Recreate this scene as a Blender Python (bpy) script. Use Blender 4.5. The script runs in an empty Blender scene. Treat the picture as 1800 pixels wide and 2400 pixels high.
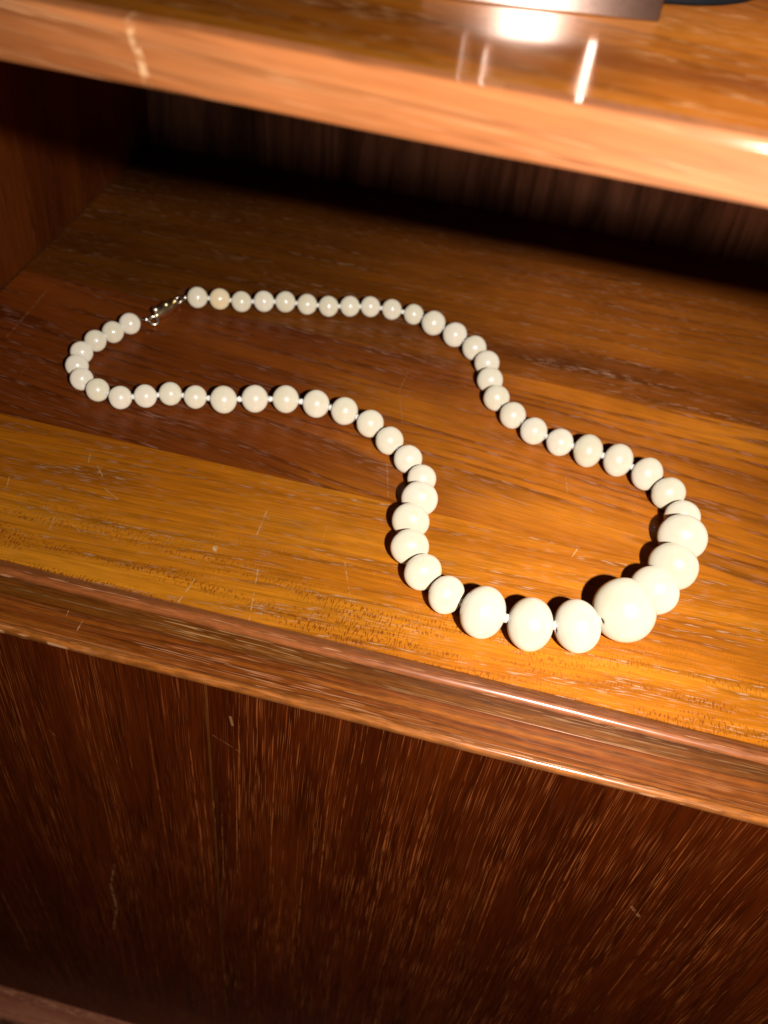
import bpy, bmesh, math, random
from mathutils import Vector, Matrix, noise as mnoise

random.seed(7)
C = bpy.context.scene.collection
SC = bpy.context.scene
S = 0.3                       # metres per layout unit (camera height over the compartment floor)

# ------------------------------------------------------------------ camera
cam = bpy.data.cameras.new('camera')
camo = bpy.data.objects.new('camera', cam)
C.objects.link(camo)
right = Vector((0.97027235, 0.22104648, 0.09853946))
down = Vector((0.22469356, -0.67150699, -0.70610989))
fwd = Vector((-0.08991317, 0.70726008, -0.70121238))
m = Matrix.Identity(4)
for i in range(3):
    m[i][0] = right[i]; m[i][1] = -down[i]; m[i][2] = -fwd[i]
m[2][3] = 1.0 * S
camo.matrix_world = m
cam.sensor_fit = 'VERTICAL'
cam.sensor_height = 36.0
cam.lens = 32.34
cam.clip_start = 0.01
cam.clip_end = 50
cam.dof.use_dof = True
cam.dof.focus_distance = 1.25 * S
cam.dof.aperture_fstop = 9.5
SC.camera = camo

# ------------------------------------------------------------------ world, flash, exposure
w = bpy.data.worlds.new('World'); SC.world = w
w.use_nodes = True
w.node_tree.nodes['Background'].inputs[0].default_value = (1.0, 0.86, 0.72, 1)
w.node_tree.nodes['Background'].inputs[1].default_value = 0.004

fl = bpy.data.lights.new('camera_flash', 'SPOT')
flo = bpy.data.objects.new('camera_flash', fl)
C.objects.link(flo)
L = Vector((0.40, -0.20, 1.242)) * S
T = Vector((0.34, 1.0, 0.05)) * S
flo.location = L
flo.rotation_euler = (T - L).to_track_quat('-Z', 'Y').to_euler()
fl.energy = 31.0
fl.color = (1.0, 0.965, 0.92)
fl.spot_size = math.radians(114)
fl.spot_blend = 1.0
fl.shadow_soft_size = 0.008

SC.view_settings.view_transform = 'Standard'
SC.view_settings.look = 'None'
SC.view_settings.exposure = 0.0
SC.view_settings.gamma = 1.0
SC.cycles.max_bounces = 8
SC.cycles.sample_clamp_indirect = 4.0

# ------------------------------------------------------------------ node helper
class NT:
    def __init__(self, name):
        self.m = bpy.data.materials.new(name); self.m.use_nodes = True
        self.t = self.m.node_tree
        self.b = self.t.nodes['Principled BSDF']
    def n(self, typ, **kw):
        o = self.t.nodes.new(typ)
        for k, v in kw.items(): setattr(o, k, v)
        return o
    def put(self, sock, v):
        if isinstance(v, bpy.types.NodeSocket): self.t.links.new(v, sock)
        elif v is not None: sock.default_value = v
    def math(self, op, a, b=None, c=None, clamp=False):
        o = self.n('ShaderNodeMath', operation=op, use_clamp=clamp)
        self.put(o.inputs[0], a)
        if b is not None: self.put(o.inputs[1], b)
        if c is not None: self.put(o.inputs[2], c)
        return o.outputs[0]
    def vm(self, op, a, b=None):
        o = self.n('ShaderNodeVectorMath', operation=op)
        self.put(o.inputs[0], a)
        if b is not None: self.put(o.inputs[1], b)
        return o
    def step(self, v, lo, hi):
        o = self.n('ShaderNodeMapRange', interpolation_type='SMOOTHSTEP')
        self.put(o.inputs[0], v)
        o.inputs[1].default_value = lo; o.inputs[2].default_value = hi
        return o.outputs[0]
    def comb(self, x, y, z):
        o = self.n('ShaderNodeCombineXYZ')
        for s, v in zip(o.inputs, (x, y, z)): self.put(s, v)
        return o.outputs[0]
    def noise(self, v, scale=1.0, detail=2.0, rough=0.5, dist=0.0):
        o = self.n('ShaderNodeTexNoise')
        self.put(o.inputs['Vector'], v)
        o.inputs['Scale'].default_value = scale; o.inputs['Detail'].default_value = detail
        o.inputs['Roughness'].default_value = rough; o.inputs['Distortion'].default_value = dist
        return o.outputs['Fac']
    def mix(self, f, a, b, mode='MIX'):
        o = self.n('ShaderNodeMix', data_type='RGBA', blend_type=mode, clamp_factor=True)
        self.put(o.inputs[0], f)
        for s, v in ((o.inputs[6], a), (o.inputs[7], b)):
            if isinstance(v, tuple): v = (*v[:3], 1)
            self.put(s, v)
        return o.outputs[2]
    def ramp(self, f, stops):
        o = self.n('ShaderNodeValToRGB')
        e = o.color_ramp.elements
        while len(e) < len(stops): e.new(0.5)
        for k, (p, c) in zip(e, stops): k.position = p; k.color = (*c, 1)
        self.put(o.inputs[0], f)
        return o.outputs[0]

def wood(name, axes, cols, pore_col, seed=0.0, skew=0.0, warp=0.02, band=7.0, ring_freq=55.0, ring_amt=0.35,
         pore_g=42.0, pore_c=460.0, pore_lo=0.57, pore_hi=0.66, pore_amt=0.85, pore_ring=0.8, fleck=None, scratches=(), scratch_col=(0.5, 0.3, 0.15),
         scratch_w=0.0018, rough=None, coat=0.22, coat_rough=0.17, spec=0.12, streak=0.35, bump=0.25, sheen=0.55, aniso=0.8, sheen_rough=0.50, drift=None, lines=0.0, fib=300.0, fib_g=1.0):
    """Oiled teak.  axes: object axes of (along the grain, across it, out of the face).  Everything in layout units."""
    k = NT(name)
    co = k.n('ShaderNodeTexCoord').outputs['Object']
    sp = k.n('ShaderNodeSeparateXYZ')
    k.put(sp.inputs[0], k.vm('SCALE', co).outputs[0])
    sp_in = sp.inputs[0].links[0].from_node
    sp_in.inputs[3].default_value = 1.0 / S
    A = {'X': sp.outputs[0], 'Y': sp.outputs[1], 'Z': sp.outputs[2]}
    g, c0, nn = A[axes[0]], A[axes[1]], A[axes[2]]
    # wander of the grain
    wob = k.math('SUBTRACT', k.noise(k.comb(k.math('MULTIPLY', g, 0.9), k.math('MULTIPLY', c0, 2.2), seed), 1, 2), 0.5)
    c = k.math('ADD', k.math('MULTIPLY_ADD', wob, warp * 2, c0), k.math('MULTIPLY', g, skew))
    c = k.math('ADD', c, seed * 1.37)
    # broad tone bands
    tone = k.noise(k.comb(k.math('MULTIPLY', g, 0.8), k.math('MULTIPLY', c, band), seed), 1, 4, 0.55)
    patch = k.noise(k.comb(k.math('MULTIPLY', g, 2.2), k.math('MULTIPLY', c, 5.0), seed + 5), 1, 2)
    tone = k.math('MULTIPLY_ADD', k.math('SUBTRACT', patch, 0.5), 0.35, tone)
    tone = k.math('MULTIPLY_ADD', k.math('SUBTRACT', tone, 0.5), 1.5, 0.5, clamp=True)
    col = k.ramp(tone, [(0.12, cols[0]), (0.5, cols[1]), (0.88, cols[2])])
    if drift:                                       # fibre sheen painted into the colour, lighter along the sheet
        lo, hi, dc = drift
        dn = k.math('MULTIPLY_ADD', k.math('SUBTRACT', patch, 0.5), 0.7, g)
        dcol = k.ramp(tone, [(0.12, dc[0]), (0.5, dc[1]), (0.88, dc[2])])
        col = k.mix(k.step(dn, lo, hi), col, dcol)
    # growth rings
    rw = k.noise(k.comb(k.math('MULTIPLY', g, 0.6), k.math('MULTIPLY', c, 6.0), seed + 9), 1, 2)
    ph = k.math('MULTIPLY_ADD', c, ring_freq, k.math('MULTIPLY', rw, 9.0))
    fr = k.math('FRACT', ph)
    ring = k.math('MULTIPLY', k.step(fr, 0.35, 0.86), k.math('SUBTRACT', 1.0, k.step(fr, 0.9, 1.0)))
    rb = k.noise(k.comb(k.math('MULTIPLY', g, 4.0), k.math('MULTIPLY', c, 30.0), seed + 2), 1, 2)
    ring = k.math('MULTIPLY', ring, k.step(rb, 0.3, 0.62))
    col = k.mix(k.math('MULTIPLY', ring, ring_amt), col, tuple(x * 0.45 for x in cols[0]))
    # fine fibre streaks
    fs = k.noise(k.comb(k.math('MULTIPLY', g, 6.0 * fib_g), k.math('MULTIPLY', c, fib), seed + 3), 1, 3, 0.6)
    fs2 = k.noise(k.comb(k.math('MULTIPLY', g, 14.0 * fib_g), k.math('MULTIPLY', c, fib * 0.4), seed + 4), 1, 2, 0.6)
    fm = k.math('ADD', k.math('MULTIPLY', k.math('SUBTRACT', fs, 0.5), streak * 2.2), k.math('MULTIPLY', k.math('SUBTRACT', fs2, 0.5), streak * 1.8))
    fm = k.math('ADD', fm, 1.0)
    fmv = k.comb(fm, fm, fm)
    col = k.mix(1.0, col, fmv, 'MULTIPLY')
    # pores: short dashes along the grain, gathered along the rings
    po = k.noise(k.comb(k.math('MULTIPLY', g, pore_g), k.math('MULTIPLY', c, pore_c), seed + 1), 1, 0.6, 0.5)
    cl = k.noise(k.comb(k.math('MULTIPLY', g, 3.0), k.math('MULTIPLY', c, 14.0), seed + 6), 1, 2)
    gate = k.math('MULTIPLY_ADD', ring, pore_ring, k.math('MULTIPLY', k.step(cl, 0.35, 0.7), 1.0 - pore_ring))
    pm = k.math('MULTIPLY', k.step(po, pore_lo, pore_hi), gate)
    col = k.mix(k.math('MULTIPLY', pm, pore_amt), col, pore_col)
    if lines:                                       # long open vessels that run on for a hand's breadth
        l1 = k.noise(k.comb(k.math('MULTIPLY', g, 1.3), k.math('MULTIPLY', c, 300.0), seed + 11), 1, 1)
        l2 = k.noise(k.comb(k.math('MULTIPLY', g, 26.0), k.math('MULTIPLY', c, 300.0), seed + 12), 1, 2)
        lm_ = k.math('MULTIPLY', k.step(l1, 0.63, 0.72), k.step(l2, 0.36, 0.6))
        col = k.mix(k.math('MULTIPLY', lm_, lines), col, pore_col)
        pm = k.math('MAXIMUM', pm, lm_)
    h = k.math('MULTIPLY', fs, 0.5)
    h = k.math('SUBTRACT', h, k.math('MULTIPLY', pm, 0.6))
    # cross-grain flecks (ripple figure)
    if fleck:
        lo, hi, fcol, famt = fleck
        f1 = k.noise(k.comb(k.math('MULTIPLY', g, 400.0), k.math('MULTIPLY', c0, 120.0), seed + 7), 1, 1.5)
        f2 = k.noise(k.comb(k.math('MULTIPLY', g, 5.0), k.math('MULTIPLY', c0, 40.0), seed + 8), 1, 2)
        f = k.math('MULTIPLY', k.step(f1, 0.52, 0.60), k.step(f2, 0.42, 0.6))
        f = k.math('MULTIPLY', f, k.math('SUBTRACT', 1.0, k.step(c0, lo, hi)))
        col = k.mix(k.math('MULTIPLY', f, famt), col, fcol)
    # scratches: thin broken lines where they were made
    sm = None
    if scratches:
        p = k.comb(g, c0, 0.0)
        br = k.step(k.noise(k.comb(g, c0, 0.0), 95.0, 2), 0.36, 0.6)
        wb = k.math('MULTIPLY', k.math('SUBTRACT', k.noise(k.comb(g, c0, 0.3), 60.0, 2), 0.5), 0.006)
        for s in scratches:
            x0, y0, x1, y1 = s[:4]; ww = s[4] if len(s) > 4 else 1.0; am = s[5] if len(s) > 5 else 0.55
            ax, ay = x1 - x0, y1 - y0; l2 = ax * ax + ay * ay
            pa = k.vm('SUBTRACT', p, (x0, y0, 0.0)).outputs[0]
            hh = k.math('MULTIPLY', k.vm('DOT_PRODUCT', pa, (ax, ay, 0.0)).outputs['Value'], 1.0 / l2, clamp=True)
            cr = k.vm('SCALE', (ax, ay, 0.0)); k.put(cr.inputs[3], hh)
            d = k.vm('LENGTH', k.vm('SUBTRACT', pa, cr.outputs[0]).outputs[0]).outputs['Value']
            d = k.math('ADD', d, k.math('MULTIPLY', wb, 0.5 * min(ww, 0.9)))
            o = k.math('MULTIPLY', k.math('SUBTRACT', 1.0, k.step(d, scratch_w * 0.25 * ww, scratch_w * 0.7 * ww)), am)
            sm = o if sm is None else k.math('MAXIMUM', sm, o)
        sm = k.math('MULTIPLY', sm, br)
        col = k.mix(sm, col, scratch_col)
    # handling wear: faint dull smudges in the finish
    sg = k.noise(k.comb(g, c0, nn), 9.0, 5, 0.6)
    r = k.math('MULTIPLY_ADD', k.math('SUBTRACT', sg, 0.5), 0.22, rough or sheen_rough)
    r = k.math('MULTIPLY_ADD', pm, 0.12, r)
    k.put(k.b.inputs['Base Color'], col)
    k.put(k.b.inputs['Roughness'], r)
    # the fibres reflect in the wood's own colour, spread across the grain (chatoyance)
    k.b.inputs['Metallic'].default_value = sheen
    k.b.inputs['Anisotropic'].default_value = aniso
    tv = {'X': (1, 0, 0), 'Y': (0, 1, 0), 'Z': (0, 0, 1)}[axes[1]]
    k.put(k.b.inputs['Tangent'], k.comb(*[float(q) for q in tv]))
    k.b.inputs['Specular IOR Level'].default_value = spec
    k.b.inputs['Coat Weight'].default_value = coat
    k.put(k.b.inputs['Coat Roughness'], k.math('MULTIPLY_ADD', k.math('SUBTRACT', sg, 0.5), 0.12, coat_rough))
    bp = k.n('ShaderNodeBump'); bp.inputs['Strength'].default_value = bump; bp.inputs['Distance'].default_value = 0.0004
    k.put(bp.inputs['Height'], h)
    k.put(k.b.inputs['Normal'], bp.outputs[0])
    return k.m

PORE = (0.43, 0.30, 0.21)
FLOOR_MARKS = [(-0.3528, 0.7940, -0.3600, 0.7440), (-0.2751, 0.8375, -0.2568, 0.7421), (-0.3001, 0.9579, -0.2984, 0.9017), (-0.1600, 0.8885, -0.1333, 0.8194, .7),
    (-0.6912, 0.9005, -0.6833, 0.8783), (-0.5794, 0.9648, -0.5625, 0.9467), (-0.5721, 0.9673, -0.5710, 0.9469),
    (-0.6016, 0.9878, -0.5956, 0.9675, .8), (-0.5846, 0.8191, -0.5895, 0.8496), (-0.5579, 0.8370, -0.5431, 0.8283), (-0.5474, 0.9216, -0.5193, 0.9066, .8), (-0.3475, 0.8590, -0.3450, 0.8500, 3.6, 0.95),
    (0.1735, 1.0248, 0.1654, 1.0018, .8)]
MID_MARKS = [(-0.8810, 1.3967, -0.8740, 1.2281, 1.6, .35), (-0.1668, 1.3803, -0.1706, 1.3191, 1, .3), (-0.1706, 1.3191, -0.1464, 1.2314, 1, .3), (-0.1489, 1.1215, -0.1294, 1.0443, .9, .4), (0.1403, 1.2026, 0.1483, 1.1478, 1, .4)]

RS = random.Random(11)
def fine_scratches(n, x0, x1, y0, y1):
    out = []
    for _ in range(n):
        x, y, a, l = RS.uniform(x0, x1), RS.uniform(y0, y1), RS.uniform(-1.9, 1.9), RS.uniform(0.015, 0.06)
        out.append((x, y, x + l * math.cos(a), y + l * math.sin(a), 0.6, RS.uniform(0.15, 0.3)))
    return out
FLOOR_MARKS += fine_scratches(9, -0.7, 0.4, 0.78, 1.02)
MID_MARKS += fine_scratches(7, -0.8, 0.3, 1.05, 1.42)
M = {}
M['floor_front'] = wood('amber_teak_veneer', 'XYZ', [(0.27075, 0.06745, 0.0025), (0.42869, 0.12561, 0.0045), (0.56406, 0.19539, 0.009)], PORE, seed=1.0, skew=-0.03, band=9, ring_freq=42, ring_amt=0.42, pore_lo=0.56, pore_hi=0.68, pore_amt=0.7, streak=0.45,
    fleck=(0.78, 0.93, (0.17, 0.036, 0.004), 0.75), scratches=FLOOR_MARKS, scratch_col=(0.58, 0.40, 0.20))
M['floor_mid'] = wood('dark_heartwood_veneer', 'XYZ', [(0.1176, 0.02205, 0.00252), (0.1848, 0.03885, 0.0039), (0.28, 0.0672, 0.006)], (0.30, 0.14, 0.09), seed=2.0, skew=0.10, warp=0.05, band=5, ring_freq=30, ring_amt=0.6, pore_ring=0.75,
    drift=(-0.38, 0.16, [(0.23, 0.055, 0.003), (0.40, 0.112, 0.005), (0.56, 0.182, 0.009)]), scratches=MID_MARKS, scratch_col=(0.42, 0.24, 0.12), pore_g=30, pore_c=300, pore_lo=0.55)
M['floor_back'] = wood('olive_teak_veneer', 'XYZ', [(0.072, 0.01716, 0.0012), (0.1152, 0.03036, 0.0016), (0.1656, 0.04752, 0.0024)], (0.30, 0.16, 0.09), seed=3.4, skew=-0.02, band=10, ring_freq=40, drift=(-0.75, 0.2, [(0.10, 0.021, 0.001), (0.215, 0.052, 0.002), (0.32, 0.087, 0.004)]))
M['moulding'] = wood('moulding_teak', 'XYZ', [(0.12, 0.03268, 0.0078), (0.176, 0.05016, 0.012), (0.24, 0.0722, 0.0186)], (0.40, 0.19, 0.09), seed=4.1, band=40, ring_freq=90, pore_g=26, pore_c=600, fib=480, fib_g=3.0, coat=0.7, coat_rough=0.22, streak=0.5, sheen=0.15)
M['inner_rail'] = wood('olive_brown_rail', 'XYZ', [(0.06, 0.0152, 0.0018), (0.108, 0.0304, 0.003), (0.168, 0.0532, 0.0054)], (0.42, 0.24, 0.10), seed=4.7, band=60, ring_freq=90, pore_g=20, pore_c=640, pore_lo=.59, pore_amt=.55, pore_ring=.2, fib=520, fib_g=3.0, coat=0.15, coat_rough=0.25, streak=0.5, sheen=0.3, lines=0.15)
M['rail'] = wood('red_brown_teak', 'XYZ', [(0.06, 0.01216, 0.0018), (0.132, 0.0304, 0.003), (0.232, 0.06688, 0.0066)], (0.44, 0.20, 0.09), seed=5.3, band=60, ring_freq=80, ring_amt=0.55, pore_g=20, pore_c=640, pore_lo=.59, pore_amt=.55, pore_ring=.2, fib=520, fib_g=3.0, lines=0.2,
    scratches=[(-0.4954, 0.7085, -0.4932, 0.6852, .8, .5), (-0.4690, 0.7036, -0.4700, 0.6676, .8, .4)], sheen=0.3, coat=0.2, coat_rough=0.25, streak=0.5)
M['lip'] = wood('worn_lip_teak', 'XYZ', [(0.136, 0.03648, 0.0054), (0.208, 0.0608, 0.009), (0.28, 0.0912, 0.0168)], (0.46, 0.22, 0.10), seed=5.9, band=40, ring_freq=90, pore_g=26, pore_c=600, fib=480, fib_g=3.0, coat=0.6, coat_rough=0.18, streak=0.7, sheen=0.2, pore_hi=0.62)
M['plinth'] = wood('plinth_teak', 'XYZ', [(0.126, 0.0372, 0.0192), (0.168, 0.0528, 0.0276), (0.204, 0.072, 0.039)], (0.45, 0.22, 0.11), seed=13.2, band=30, sheen=0.0, coat=0.1)
PANEL_MARKS = [(-0.1824, -0.2865, -0.2127, -0.2411, 1.0, .35), (-0.7370, -0.5000, -0.8425, -0.5191, 2.6, .4), (-0.8425, -0.5191, -0.9549, -0.5192, 3.2, .5), (-0.9549, -0.5192, -1.0806, -0.5409, 3.0, .4),
    (-0.1220, -0.2589, -0.1426, -0.2562, 2.2, .5), (-0.3644, 0.3733, -0.3912, 0.3942, 3, .4), (-0.2906, -0.5567, -0.3103, -0.5458, 1, .4)]
PANEL_MARKS = [(1 + (z0 - 1) * 0.968, x0 * 0.968, 1 + (z1 - 1) * 0.968, x1 * 0.968, *r_) for z0, x0, z1, x1, *r_ in PANEL_MARKS]
M['panel'] = wood('dark_panel_veneer', 'ZXY', [(0.03808, 0.00497, 0.00049), (0.05385, 0.00761, 0.00074), (0.07223, 0.01115, 0.00103)], (0.40, 0.105, 0.025), seed=6.2, band=16, ring_freq=26, ring_amt=0.5, pore_g=12, pore_c=820, pore_lo=0.575, pore_hi=0.70, pore_ring=0.3, pore_amt=0.45, sheen=0.2, lines=0.32, fib=620,
    scratches=PANEL_MARKS, scratch_col=(0.36, 0.17, 0.07), coat=0.04, coat_rough=0.25, spec=0.1, streak=0.6)
M['panel_b'] = wood('dark_panel_veneer_second', 'ZXY', [(0.03415, 0.00446, 0.00044), (0.0499, 0.00698, 0.00066), (0.07355, 0.01115, 0.00103)], (0.42, 0.11, 0.027), seed=7.9, band=12, ring_freq=22, ring_amt=0.5, pore_g=11, pore_c=760, pore_lo=0.565, pore_hi=0.69, pore_ring=0.3, pore_amt=0.5, sheen=0.2, lines=0.4, fib=580,
    scratches=PANEL_MARKS, scratch_col=(0.36, 0.17, 0.07), coat=0.04, coat_rough=0.25, spec=0.1, streak=0.6)
M['panel_seam'] = wood('panel_joint_strip', 'ZXY', [(0.06, 0.01536, 0.00245), (0.075, 0.02016, 0.00315), (0.09, 0.02496, 0.00385)], (0.3, 0.1, 0.03), seed=14.1, pore_g=22, pore_c=700, sheen=0.2, coat=0.02, spec=0.1)
M['shelf_top'] = wood('polished_shelf_veneer', 'XYZ', [(0.1445, 0.032, 0.002), (0.2635, 0.0736, 0.004), (0.391, 0.132, 0.008)], (0.40, 0.20, 0.08), seed=8.3, band=7, ring_freq=26, coat=0.75, coat_rough=0.15, bump=0.3, warp=0.03, skew=0.06)
M['shelf_edge'] = wood('pale_edge_teak', 'XZY', [(0.15401, 0.04155, 0.00947), (0.22432, 0.07124, 0.0209), (0.29462, 0.10983, 0.03826)], (0.55, 0.28, 0.13), seed=9.6, band=30, ring_freq=50, ring_amt=0.45, pore_amt=0.5, pore_g=16, streak=0.3, warp=0.03, skew=0.05,
    scratches=[(-0.3368, 0.7562, -0.3281, 0.7326, 3.6, .55), (-0.3281, 0.7326, -0.3224, 0.7096, 3.6, .6)], scratch_col=(0.60, 0.36, 0.18), coat=0.6, coat_rough=0.07, sheen=0.0, sheen_rough=0.6)
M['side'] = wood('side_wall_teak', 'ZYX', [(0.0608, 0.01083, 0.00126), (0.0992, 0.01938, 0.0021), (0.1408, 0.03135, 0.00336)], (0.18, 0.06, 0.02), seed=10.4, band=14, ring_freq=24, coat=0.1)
M['back'] = wood('back_panel_veneer', 'ZXY', [(0.0714, 0.03699, 0.02189), (0.2652, 0.15232, 0.09216), (0.3672, 0.2176, 0.13824)], (0.2, 0.1, 0.05), seed=11.5, band=15, ring_freq=14, ring_amt=0.5, coat=0.05)
M['core'] = wood('carcass_teak', 'XYZ', [(0.096, 0.0266, 0.0048), (0.144, 0.0418, 0.0072), (0.192, 0.0608, 0.0096)], (0.2, 0.1, 0.05), seed=12.5)

def simple(name, col, rough, metal=0.0, coat=0.0, coat_rough=0.1, spec=0.5, noise_amt=0.0, nscale=400.0):
    k = NT(name)
    co = k.n('ShaderNodeTexCoord').outputs['Object']
    nz = k.noise(co, nscale, 3)
    f = k.math('MULTIPLY_ADD', k.math('SUBTRACT', nz, 0.5), noise_amt, 1.0)
    c = k.mix(1.0, tuple(col), k.comb(f, f, f), 'MULTIPLY')
    k.put(k.b.inputs['Base Color'], c)
    k.put(k.b.inputs['Roughness'], k.math('MULTIPLY_ADD', k.math('SUBTRACT', nz, 0.5), noise_amt * 0.4, rough))
    k.b.inputs['Metallic'].default_value = metal
    k.b.inputs['Specular IOR Level'].default_value = spec
    k.b.inputs['Coat Weight'].default_value = coat
    k.b.inputs['Coat Roughness'].default_value = coat_rough
    return k

def bead_mat(name, base, warm, speck):
    k = NT(name)
    co = k.n('ShaderNodeTexCoord').outputs['Object']
    rnd = k.n('ShaderNodeObjectInfo').outputs['Random']
    off = k.comb(k.math('MULTIPLY', rnd, 31.0), k.math('MULTIPLY', rnd, 17.0), rnd)
    p = k.vm('ADD', co, off).outputs[0]
    n1 = k.noise(p, 1.3, 3, 0.55)
    col = k.mix(k.math('MULTIPLY', k.step(n1, 0.38, 0.72), 0.55), base, warm)
    tint = k.math('MULTIPLY_ADD', rnd, 0.07, 0.97)
    col = k.mix(1.0, col, k.comb(tint, tint, k.math('MULTIPLY', tint, tint)), 'MULTIPLY')
    sp = k.step(k.noise(p, 9.0, 1), 0.79, 0.81)                 # small brown specks of the material
    col = k.mix(k.math('MULTIPLY', sp, speck), col, (0.30, 0.17, 0.06))
    k.put(k.b.inputs['Base Color'], col)
    k.b.inputs['Roughness'].default_value = 0.42
    k.b.inputs['Specular IOR Level'].default_value = 0.45
    k.b.inputs['Coat Weight'].default_value = 0.7
    k.b.inputs['Coat Roughness'].default_value = 0.08
    k.b.inputs['Diffuse Roughness'].default_value = 0.75
    k.b.inputs['Subsurface Weight'].default_value = 0.0
    k.b.inputs['Subsurface Radius'].default_value = (1.0, 0.7, 0.4)
    k.b.inputs['Subsurface Scale'].default_value = 0.0012
    bp = k.n('ShaderNodeBump'); bp.inputs['Strength'].default_value = 0.08; bp.inputs['Distance'].default_value = 0.0006
    k.put(bp.inputs['Height'], k.noise(p, 2.5, 2)); k.put(k.b.inputs['Normal'], bp.outputs[0])
    return k.m

M['bead'] = bead_mat('cream_bead', (0.475, 0.425, 0.325), (0.455, 0.385, 0.265), 0.9)
M['bead_warm'] = bead_mat('honey_tinted_bead', (0.50, 0.41, 0.26), (0.50, 0.34, 0.16), 0.2)
M['cord'] = simple('white_silk_cord', (0.52, 0.50, 0.46), 0.8, noise_amt=0.3, nscale=3000).m
M['silver'] = simple('worn_silver', (0.55, 0.50, 0.42), 0.32, metal=1.0, noise_amt=0.2).m
M['gold'] = simple('worn_gold', (0.58, 0.44, 0.25), 0.34, metal=1.0, noise_amt=0.3).m
M['black'] = simple('satin_black', (0.004, 0.0042, 0.005), 0.55, noise_amt=0.2, spec=0.08).m
k = simple('brushed_steel', (0.22, 0.165, 0.14), 0.20, metal=1.0, noise_amt=0.12, nscale=900)
k.b.inputs['Anisotropic'].default_value = 1.0; k.put(k.b.inputs['Tangent'], k.comb(0.0, 0.0, 1.0))
M['steel'] = k.m
M['chrome'] = simple('polished_chrome', (0.80, 0.77, 0.74), 0.24, metal=1.0, noise_amt=0.05).m

# ------------------------------------------------------------------ mesh helpers
def link(name, bm, mat, parent=None, smooth=True, loc=None):
    me = bpy.data.meshes.new(name)
    bmesh.ops.recalc_face_normals(bm, faces=bm.faces[:])
    bm.to_mesh(me); bm.free()
    if smooth:
        for p in me.polygons: p.use_smooth = True
    if mat: me.materials.append(mat)
    o = bpy.data.objects.new(name, me); C.objects.link(o)
    if parent: o.parent = parent
    if loc is not None: o.location = loc
    return o

def box_bm(x0, x1, y0, y1, z0, z1, bev=0.0, seg=2):
    bm = bmesh.new()
    bmesh.ops.create_cube(bm, size=1.0)
    for v in bm.verts:
        v.co = Vector(((x0 + x1) / 2 + v.co.x * (x1 - x0), (y0 + y1) / 2 + v.co.y * (y1 - y0), (z0 + z1) / 2 + v.co.z * (z1 - z0))) * S
    if bev:
        bmesh.ops.bevel(bm, geom=bm.edges[:] + bm.verts[:], offset=bev * S, segments=seg, profile=0.5, affect='EDGES', clamp_overlap=True)
    return bm

def box(name, mat, parent, *a, bev=0.0, seg=2):
    return link(name, box_bm(*a, bev=bev, seg=seg), mat, parent, smooth=False)

def smooth_profile(pts, sub=4):
    out = []
    n = len(pts)
    for i in range(n - 1):
        p0 = Vector(pts[max(i - 1, 0)]); p1 = Vector(pts[i]); p2 = Vector(pts[i + 1]); p3 = Vector(pts[min(i + 2, n - 1)])
        for j in range(sub):
            t = j / sub
            out.append(0.5 * ((2 * p1) + (p2 - p0) * t + (2 * p0 - 5 * p1 + 4 * p2 - p3) * t * t + (3 * p1 - p0 - 3 * p2 + p3) * t ** 3))
    out.append(Vector(pts[-1]))
    return out

def sweep_x(name, mat, parent, prof, tail, x0, x1, nx=40, wob=0.0):
    """A moulding: PROF (y,z) is the visible curve, TAIL closes the section behind it; run along X with a hand-worked unevenness."""
    pts = smooth_profile(prof) + [Vector(t) for t in tail]
    bm = bmesh.new(); rows = []
    for i in range(nx + 1):
        x = x0 + (x1 - x0) * i / nx
        row = []
        for j, p in enumerate(pts):
            d = wob * mnoise.noise(Vector((x * 5.0, j * 0.13, 3.1))) if j < len(pts) - len(tail) else 0.0
            row.append(bm.verts.new(Vector((x, p.x + d * 0.5, p.y + d)) * S))
        rows.append(row)
    n = len(pts)
    for a, b in zip(rows, rows[1:]):
        for j in range(n):
            bm.faces.new((a[j], a[(j + 1) % n], b[(j + 1) % n], b[j]))
    bm.faces.new(rows[0]); bm.faces.new(rows[-1][::-1])
    o = link(name, bm, mat, parent)
    for p in o.data.polygons:
        if len(p.vertices) > 4: p.use_smooth = False
    try: o.data.set_sharp_from_angle(angle=math.radians(50))
    except Exception: pass
    return o

def empty(name, loc, label, cat):
    o = bpy.data.objects.new(name, None); C.objects.link(o)
    o.location = Vector(loc) * S; o.empty_display_size = 0.02
    o['label'] = label; o['category'] = cat
    return o

def lathe(prof, seg=40):
    bm = bmesh.new(); rows = []
    for r, z in prof:
        rows.append([bm.verts.new((r * math.cos(2 * math.pi * i / seg), r * math.sin(2 * math.pi * i / seg), z)) for i in range(seg)])
    for a, b in zip(rows, rows[1:]):
        for i in range(seg):
            bm.faces.new((a[i], a[(i + 1) % seg], b[(i + 1) % seg], b[i]))
    return bm, rows

def tube(bm, pts, r, seg=8, closed=False):
    n = len(pts); rows = []
    for i, p in enumerate(pts):
        a = pts[i - 1] if (i or closed) else pts[0]
        b = pts[(i + 1) % n] if (i < n - 1 or closed) else pts[-1]
        t = (b - a).normalized()
        u = t.cross(Vector((0, 0, 1)))
        u = u.normalized() if u.length > 1e-6 else Vector((1, 0, 0))
        v = u.cross(t)
        rr = r(i / max(n - 1, 1)) if callable(r) else r
        rows.append([bm.verts.new(p + (u * math.cos(2 * math.pi * q / seg) + v * math.sin(2 * math.pi * q / seg)) * rr) for q in range(seg)])
    m_ = n if closed else n - 1
    for i in range(m_):
        a, b = rows[i], rows[(i + 1) % n]
        for q in range(seg):
            bm.faces.new((a[q], a[(q + 1) % seg], b[(q + 1) % seg], b[q]))
    if not closed:
        bm.faces.new(rows[0][::-1]); bm.faces.new(rows[-1])

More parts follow.
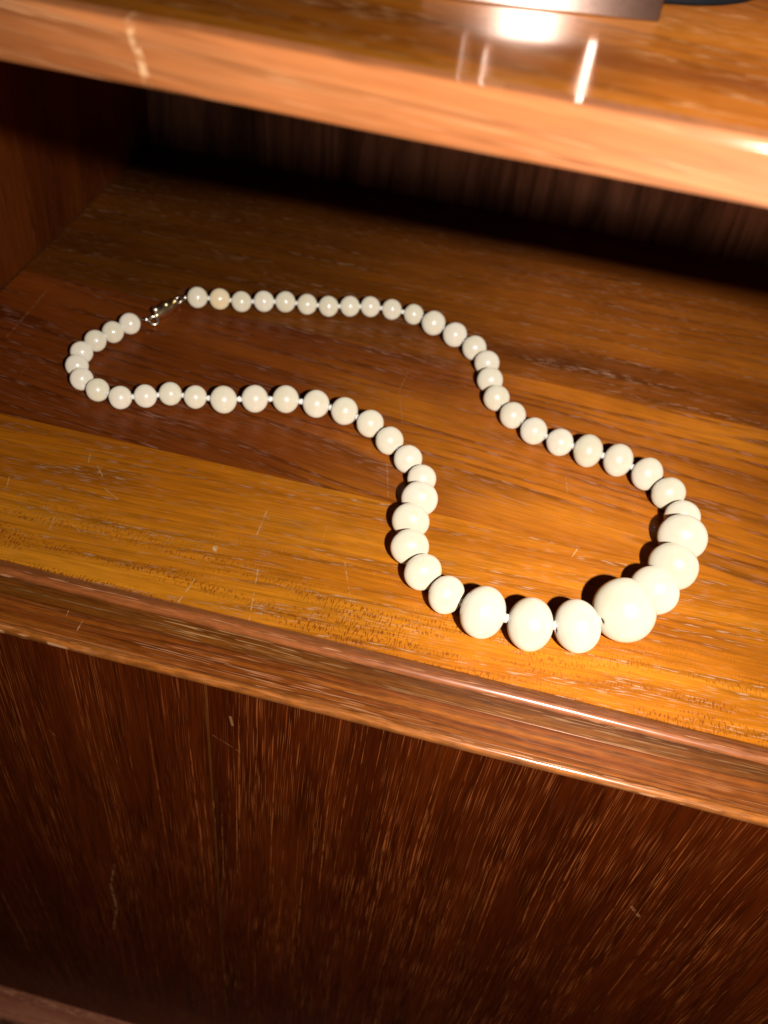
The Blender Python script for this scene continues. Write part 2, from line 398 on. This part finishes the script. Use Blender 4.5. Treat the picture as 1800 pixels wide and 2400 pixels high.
# ------------------------------------------------------------------ the cabinet
XL, XR = -0.96, 1.16             # inside faces of the side walls
YB = 2.07                         # back panel
ZB, ZT = 0.7055, 0.7540          # shelf underside and top
YS = 0.70                        # shelf front
YP = 0.6465                      # front panel
ZL = -1.652                      # plinth top
cab = empty('wooden_cabinet', (0, 0, 0), 'brown teak cabinet with an open compartment under a shelf and a dark front panel below', 'cabinet')

fc = box('compartment_floor', M['core'], cab, XL - 0.06, XR + 0.06, 0.75, YB + 0.03, -0.06, -0.0085)
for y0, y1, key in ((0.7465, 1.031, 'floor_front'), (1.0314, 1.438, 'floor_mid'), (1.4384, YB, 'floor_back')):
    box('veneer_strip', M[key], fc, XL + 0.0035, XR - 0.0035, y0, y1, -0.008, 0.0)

sweep_x('edge_moulding', M['moulding'], cab,
        [(0.7460, -0.0005), (0.7420, 0.0018), (0.7365, 0.0058), (0.7310, 0.0079), (0.7255, 0.0074), (0.7215, 0.0050), (0.7198, 0.0022), (0.7196, -0.0010)],
        [(0.7196, -0.060), (0.7460, -0.060)], XL - 0.06, XR + 0.06, nx=120, wob=0.0008)
sweep_x('inner_rail', M['inner_rail'], cab,
        [(0.7191, -0.0006), (0.7180, 0.0003), (0.7060, -0.0014), (0.6955, -0.0028), (0.6946, -0.0040)],
        [(0.6946, -0.060), (0.7191, -0.060)], XL - 0.06, XR + 0.06, nx=60, wob=0.0004)
sweep_x('lipped_rail', M['rail'], cab,
        [(0.6940, -0.0052), (0.6932, -0.0045), (0.6800, -0.0063), (0.6650, -0.0076), (0.6555, -0.0074), (0.6532, -0.0078)],
        [(0.6530, -0.0215), (0.6940, -0.0225)], XL - 0.06, XR + 0.06, nx=60, wob=0.0006)
sweep_x('lip', M['lip'], cab,
        [(0.6526, -0.0074), (0.6500, -0.0056), (0.6465, -0.0049), (0.6430, -0.0062), (0.6409, -0.0105), (0.6411, -0.0155), (0.6428, -0.0190), (0.6460, -0.0220)],
        [(0.6526, -0.0225)], XL - 0.06, XR + 0.06, nx=140, wob=0.0011)

pn = box('front_panel', M['core'], cab, XL - 0.06, XR + 0.06, YP + 0.007, YP + 0.05, ZL, -0.061)
for x0, x1, key in ((XL - 0.06, -0.2862, 'panel'), (-0.2858, -0.2818, 'panel_seam'), (-0.2814, XR + 0.06, 'panel_b')):
    box('veneer_strip', M[key], pn, x0, x1, YP, YP + 0.0065, ZL + 0.001, -0.0245)

sweep_x('plinth', M['plinth'], cab,
        [(0.646, ZL), (0.620, ZL - 0.001), (0.586, ZL + 0.001), (0.578, ZL - 0.004), (0.5755, ZL - 0.014), (0.5755, ZL - 0.05), (0.5755, ZL - 0.19)],
        [(0.646, ZL - 0.19)], XL - 0.06, XR + 0.06, nx=8)

box('side_wall', M['side'], cab, XL - 0.06, XL, 0.7475, YB + 0.03, 0.0005, ZB - 0.0005)
box('side_wall', M['side'], cab, XR, XR + 0.06, 0.7475, YB + 0.03, 0.0005, ZB - 0.0005)
box('back_panel', M['back'], cab, XL + 0.0005, XR - 0.0005, YB + 0.0005, YB + 0.03, 0.0005, ZB - 0.0005)

sh = box('upper_shelf', M['core'], cab, XL - 0.06, XR + 0.06, YS + 0.020, YB + 0.03, ZB, ZT - 0.0045)
box('veneer_strip', M['shelf_top'], sh, XL - 0.06, XR + 0.06, YS + 0.022, YB + 0.03, ZT - 0.0042, ZT)
eb = sweep_x('edge_band', M['shelf_edge'], sh,
        [(YS + 0.0195, ZB + 0.0003), (YS + 0.006, ZB + 0.0003), (YS + 0.0022, ZB + 0.0010), (YS + 0.0006, ZB + 0.0030), (YS, ZB + 0.0075), (YS, ZB + 0.0300), (YS + 0.0001, ZT - 0.0085), (YS + 0.0006, ZT - 0.0068), (YS + 0.0026, ZT - 0.0022),
         (YS + 0.0048, ZT - 0.0003), (YS + 0.0085, ZT + 0.0002), (YS + 0.0215, ZT + 0.0004)],
        [(YS + 0.0215, ZT - 0.0043), (YS + 0.0195, ZT - 0.0046)], XL - 0.06, XR + 0.06, nx=160, wob=0.0006)

# ------------------------------------------------------------------ the necklace: x, y, radius across the strand, half length along it
BEADS = [(-0.5972,1.4426,0.0198,0.0193),(-0.5564,1.4530,0.0199,0.0193),(-0.5152,1.4600,0.0196,0.0191),(-0.4757,1.4764,0.0200,0.0194),(-0.4366,1.4900,0.0200,0.0194),(-0.3952,1.4978,0.0197,0.0191),(-0.3546,1.5065,0.0198,0.0192),(-0.3157,1.5219,0.0198,0.0192),(-0.2778,1.5355,0.0198,0.0192),(-0.2359,1.5416,0.0198,0.0192),(-0.1919,1.5411,0.0196,0.0190),(-0.1485,1.5194,0.0234,0.0225),(-0.1022,1.4953,0.0234,0.0225),(-0.0598,1.4653,0.0232,0.0223),(-0.0300,1.4259,0.0232,0.0222),(-0.0172,1.3756,0.0234,0.0224),(0.0014,1.3272,0.0232,0.0223),(0.0355,1.2882,0.0232,0.0223),(0.0756,1.2575,0.0235,0.0226),(0.1218,1.2428,0.0235,0.0225),(0.1695,1.2315,0.0277,0.0238),(0.2205,1.2241,0.0278,0.0239),(0.2692,1.2052,0.0278,0.0239),(0.3044,1.1681,0.0279,0.0240),(0.3259,1.1183,0.0281,0.0241),(0.3225,1.0626,0.0372,0.0312),(0.3087,0.9969,0.0369,0.0310),(0.2813,0.9406,0.0363,0.0305),(0.2383,0.8816,0.0451,0.0420),(0.1773,0.8405,0.0367,0.0308),(0.1143,0.8242,0.0368,0.0309),(0.0486,0.8257,0.0366,0.0307),(-0.0051,0.8489,0.0277,0.0239),(-0.0450,0.8800,0.0279,0.0240),(-0.0726,0.9213,0.0284,0.0244),(-0.0824,0.9744,0.0285,0.0245),(-0.0786,1.0257,0.0284,0.0244),(-0.0847,1.0769,0.0231,0.0222),(-0.1150,1.1154,0.0233,0.0224),(-0.1536,1.1503,0.0233,0.0224),(-0.1942,1.1825,0.0232,0.0223),(-0.2430,1.1995,0.0236,0.0227),(-0.2934,1.2017,0.0236,0.0227),(-0.3455,1.1965,0.0234,0.0225),(-0.3948,1.1799,0.0233,0.0224),(-0.4428,1.1601,0.0232,0.0223),(-0.4909,1.1548,0.0196,0.0190),(-0.5329,1.1489,0.0196,0.0190),(-0.5688,1.1292,0.0194,0.0188),(-0.6053,1.1120,0.0193,0.0188),(-0.6481,1.1182,0.0193,0.0187),(-0.6853,1.1364,0.0193,0.0187),(-0.7089,1.1678,0.0194,0.0188),(-0.7185,1.2054,0.0194,0.0188),(-0.7120,1.2460,0.0191,0.0185),(-0.6953,1.2811,0.0193,0.0187),(-0.6787,1.3165,0.0193,0.0188)]
neck = empty('bead_necklace', (0, 1.15, 0), 'cream necklace of knotted round beads growing larger towards the front, lying in a loop', 'necklace')
NB = Vector((0, 1.15, 0)) * S

bead_meshes = {}
def bead_mesh(ratio, big):
    key = (round(ratio, 2), big)
    if key in bead_meshes: return bead_meshes[key]
    seg, rings = (64, 40) if big else (40, 26)
    hole = 0.09 if big else 0.12
    prof = [(hole * 0.8, -ratio * 0.80), (hole * 0.93, -ratio * 0.95)]
    t0 = math.asin(hole)
    for i in range(rings + 1):
        t = t0 + (math.pi - 2 * t0) * i / rings
        e = 0.96 if big else 1.0                                   # a little squarer than an ellipse
        prof.append((math.sin(t) ** e, -ratio * math.copysign(abs(math.cos(t)) ** 1.0, math.cos(t))))
    prof += [(hole * 0.93, ratio * 0.95), (hole * 0.8, ratio * 0.80)]
    bm, rows = lathe(prof, seg)
    for v in bm.verts:                                             # turned by hand: never perfectly true
        d = mnoise.noise(v.co * 1.1 + Vector((ratio * 50, 0, 0))) * 0.018
        v.co *= 1 + d
    o = link('bead', bm, None)
    me = o.data; bpy.data.objects.remove(o)
    bead_meshes[key] = me
    return me

pos = [Vector((x, y, r)) for x, y, r, b in BEADS]
N = len(BEADS)
for i, (x, y, r, b) in enumerate(BEADS):
    a = pos[max(i - 1, 0)]; c = pos[min(i + 1, N - 1)]
    t = (c - a).normalized()
    big = r > 0.026
    me = bead_mesh(b / r, big)
    o = bpy.data.objects.new('bead', me); C.objects.link(o); o.parent = neck
    if not me.materials: me.materials.append(M['bead'])
    if i == 1:
        o.material_slots[0].link = 'OBJECT'; o.material_slots[0].material = M['bead_warm']; o['label'] = 'honey coloured bead'
    if i == 28: o['label'] = 'largest bead'
    q = t.to_track_quat('Z', 'Y') @ Matrix.Rotation(random.uniform(0, 6.28), 3, 'Z').to_quaternion()
    o.rotation_mode = 'QUATERNION'; o.rotation_quaternion = q
    o.location = Vector((x, y, r)) * S - NB
    o.scale = (r * S,) * 3

# the cord through the beads, and the knot in each gap
bm = bmesh.new()
cp = smooth_profile([tuple(p) for p in pos], 3)
tube(bm, [p * S - NB for p in cp], 0.0019 * S, 8)
link('cord', bm, M['cord'], neck)

def knot_mesh(k_):
    bm = bmesh.new()
    bmesh.ops.create_icosphere(bm, subdivisions=3, radius=1.0)
    for v in bm.verts:
        p = v.co.copy()
        tw = math.sin(4.0 * math.atan2(p.y, p.x) + 5.5 * p.z + k_) * 0.13
        v.co = p * (1 + tw + 0.1 * mnoise.noise(p * 2.3 + Vector((k_, 0, 0))))
    o = link('knot', bm, M['cord']); me = o.data; bpy.data.objects.remove(o)
    return me
KM = [knot_mesh(k_) for k_ in range(4)]
for i in range(N - 1):
    p, q = pos[i], pos[i + 1]
    t = (q - p); d = t.length; t = t.normalized()
    s0, s1 = BEADS[i][3], BEADS[i + 1][3]
    c = p + t * (s0 + (d - s0 - s1) / 2)
    rr = 0.0039 + 0.055 * (BEADS[i][2] + BEADS[i + 1][2] - 0.039)
    rr = min(rr * 1.1, 0.0072)
    o = bpy.data.objects.new('knot', KM[i % 4]); C.objects.link(o); o.parent = neck
    o.rotation_mode = 'QUATERNION'; o.rotation_quaternion = t.to_track_quat('Z', 'Y')
    gap = max((d - s0 - s1) / 2, 0.0)
    o.location = c * S - NB
    o.scale = (rr * S, rr * S, max(min(gap * 1.5, rr * 1.5), rr * 0.75) * S)

# clasp: crimps, rings and a small lobster claw
clasp = bpy.data.objects.new('clasp', None); C.objects.link(clasp); clasp.parent = neck; clasp.empty_display_size = 0.01
def cl(p): return Vector(p) * S - NB
def ball(name, p, r, mat):
    bm = bmesh.new(); bmesh.ops.create_uvsphere(bm, u_segments=20, v_segments=12, radius=r * S)
    return link(name, bm, mat, clasp, loc=cl(p))
def ring(name, p, R, r, axis, mat):
    bm = bmesh.new()
    ax = Vector(axis).normalized(); u = ax.orthogonal().normalized(); v = ax.cross(u)
    tube(bm, [(u * math.cos(2 * math.pi * i / 24) + v * math.sin(2 * math.pi * i / 24)) * R * S for i in range(24)], r * S, 8, closed=True)
    return link(name, bm, mat, clasp, loc=cl(p))
ball('crimp', (-0.6729, 1.3379, 0.0165), 0.0056, M['silver'])
ball('crimp', (-0.6606, 1.3480, 0.0130), 0.0050, M['silver'])
ring('jump_ring', (-0.6500, 1.3560, 0.0085), 0.0080, 0.0022, (0.3, -0.6, 1), M['silver'])
ball('crimp', (-0.6205, 1.4382, 0.0165), 0.0048, M['silver'])
ring('jump_ring', (-0.6335, 1.4370, 0.0090), 0.0082, 0.0022, (-0.4, -0.4, 1), M['silver'])
bm = bmesh.new()
tube(bm, [cl((-0.6729, 1.3290, 0.0175)), cl((-0.6700, 1.3405, 0.0150)), cl((-0.6606, 1.3480, 0.0120)), cl((-0.6540, 1.3530, 0.0085))], 0.0013 * S)
link('wire', bm, M['silver'], clasp); bm = bmesh.new()
tube(bm, [cl((-0.6090, 1.4400, 0.0190)), cl((-0.6205, 1.4382, 0.0160)), cl((-0.6290, 1.4378, 0.0110))], 0.0013 * S)
link('wire', bm, M['silver'], clasp)
a, b = Vector((-0.6515, 1.3640, 0.0120)), Vector((-0.6345, 1.4260, 0.0115))
bm = bmesh.new()
body = [a.lerp(b, i / 14) for i in range(15)]
tube(bm, [cl(p) for p in body], lambda t: S * (0.0045 + 0.0075 * math.sin(math.pi * min(1.0, t * 0.9 + 0.05)) ** 1.3), 14)
link('claw', bm, M['gold'], clasp)
ball('lever', (-0.6540, 1.3760, 0.0190), 0.0066, M['silver'])
ball('lever', (-0.6410, 1.3950, 0.0215), 0.0060, M['gold'])
ball('lever', (-0.6330, 1.4170, 0.0185), 0.0052, M['gold'])

# ------------------------------------------------------------------ things on the upper shelf, cut by the top of the picture
ang = math.atan2(0.0435, 0.199)
stand = empty('metal_stand', (-0.040, 0.936, ZT), 'shiny brushed metal block with chrome posts standing on the upper shelf', 'metal stand')
stand.rotation_euler = (0, 0, ang)
link('base_block', box_bm(-0.110, 0.1040, -0.0215, 0.016, 0.0006, 0.0270, bev=0.0009, seg=2), M['steel'], stand, smooth=False)
for px, pw, z0, rot in ((0.049, 0.0042, 0.0195, -4.0), (-0.047, 0.0026, 0.036, 3.6), (-0.069, 0.0020, 0.026, 5.2)):
    o = link('post', box_bm(-pw, pw, -0.0015, 0.0015, z0, 0.176, bev=0.0005, seg=1), M['steel'], stand, smooth=False)
    o.location = Vector((px, -0.0240, 0)) * S; o.rotation_euler = (0, 0, math.radians(rot))
link('top_plate', box_bm(-0.125, 0.1040, -0.0275, 0.016, 0.1776, 0.187, bev=0.0009), M['steel'], stand, smooth=False)

disc = empty('black_disc', (0.033, 1.139, ZT), 'round black disc base lying on the upper shelf behind the metal block', 'disc')
R0 = 0.1475
bm, rows = lathe([(0.0001, 0.0005), (R0 - 0.005, 0.0005), (R0 - 0.001, 0.0015), (R0, 0.005), (R0, 0.016), (R0 - 0.003, 0.021), (R0 - 0.010, 0.023), (0.05, 0.025), (0.0001, 0.025)], 96)
for v in bm.verts: v.co *= S
link('base_plate', bm, M['black'], disc)
bm, rows = lathe([(0.016, 0.0255), (0.015, 0.038), (0.010, 0.046), (0.010, 0.22), (0.0001, 0.22)], 32)
for v in bm.verts: v.co *= S
link('stem', bm, M['black'], disc)
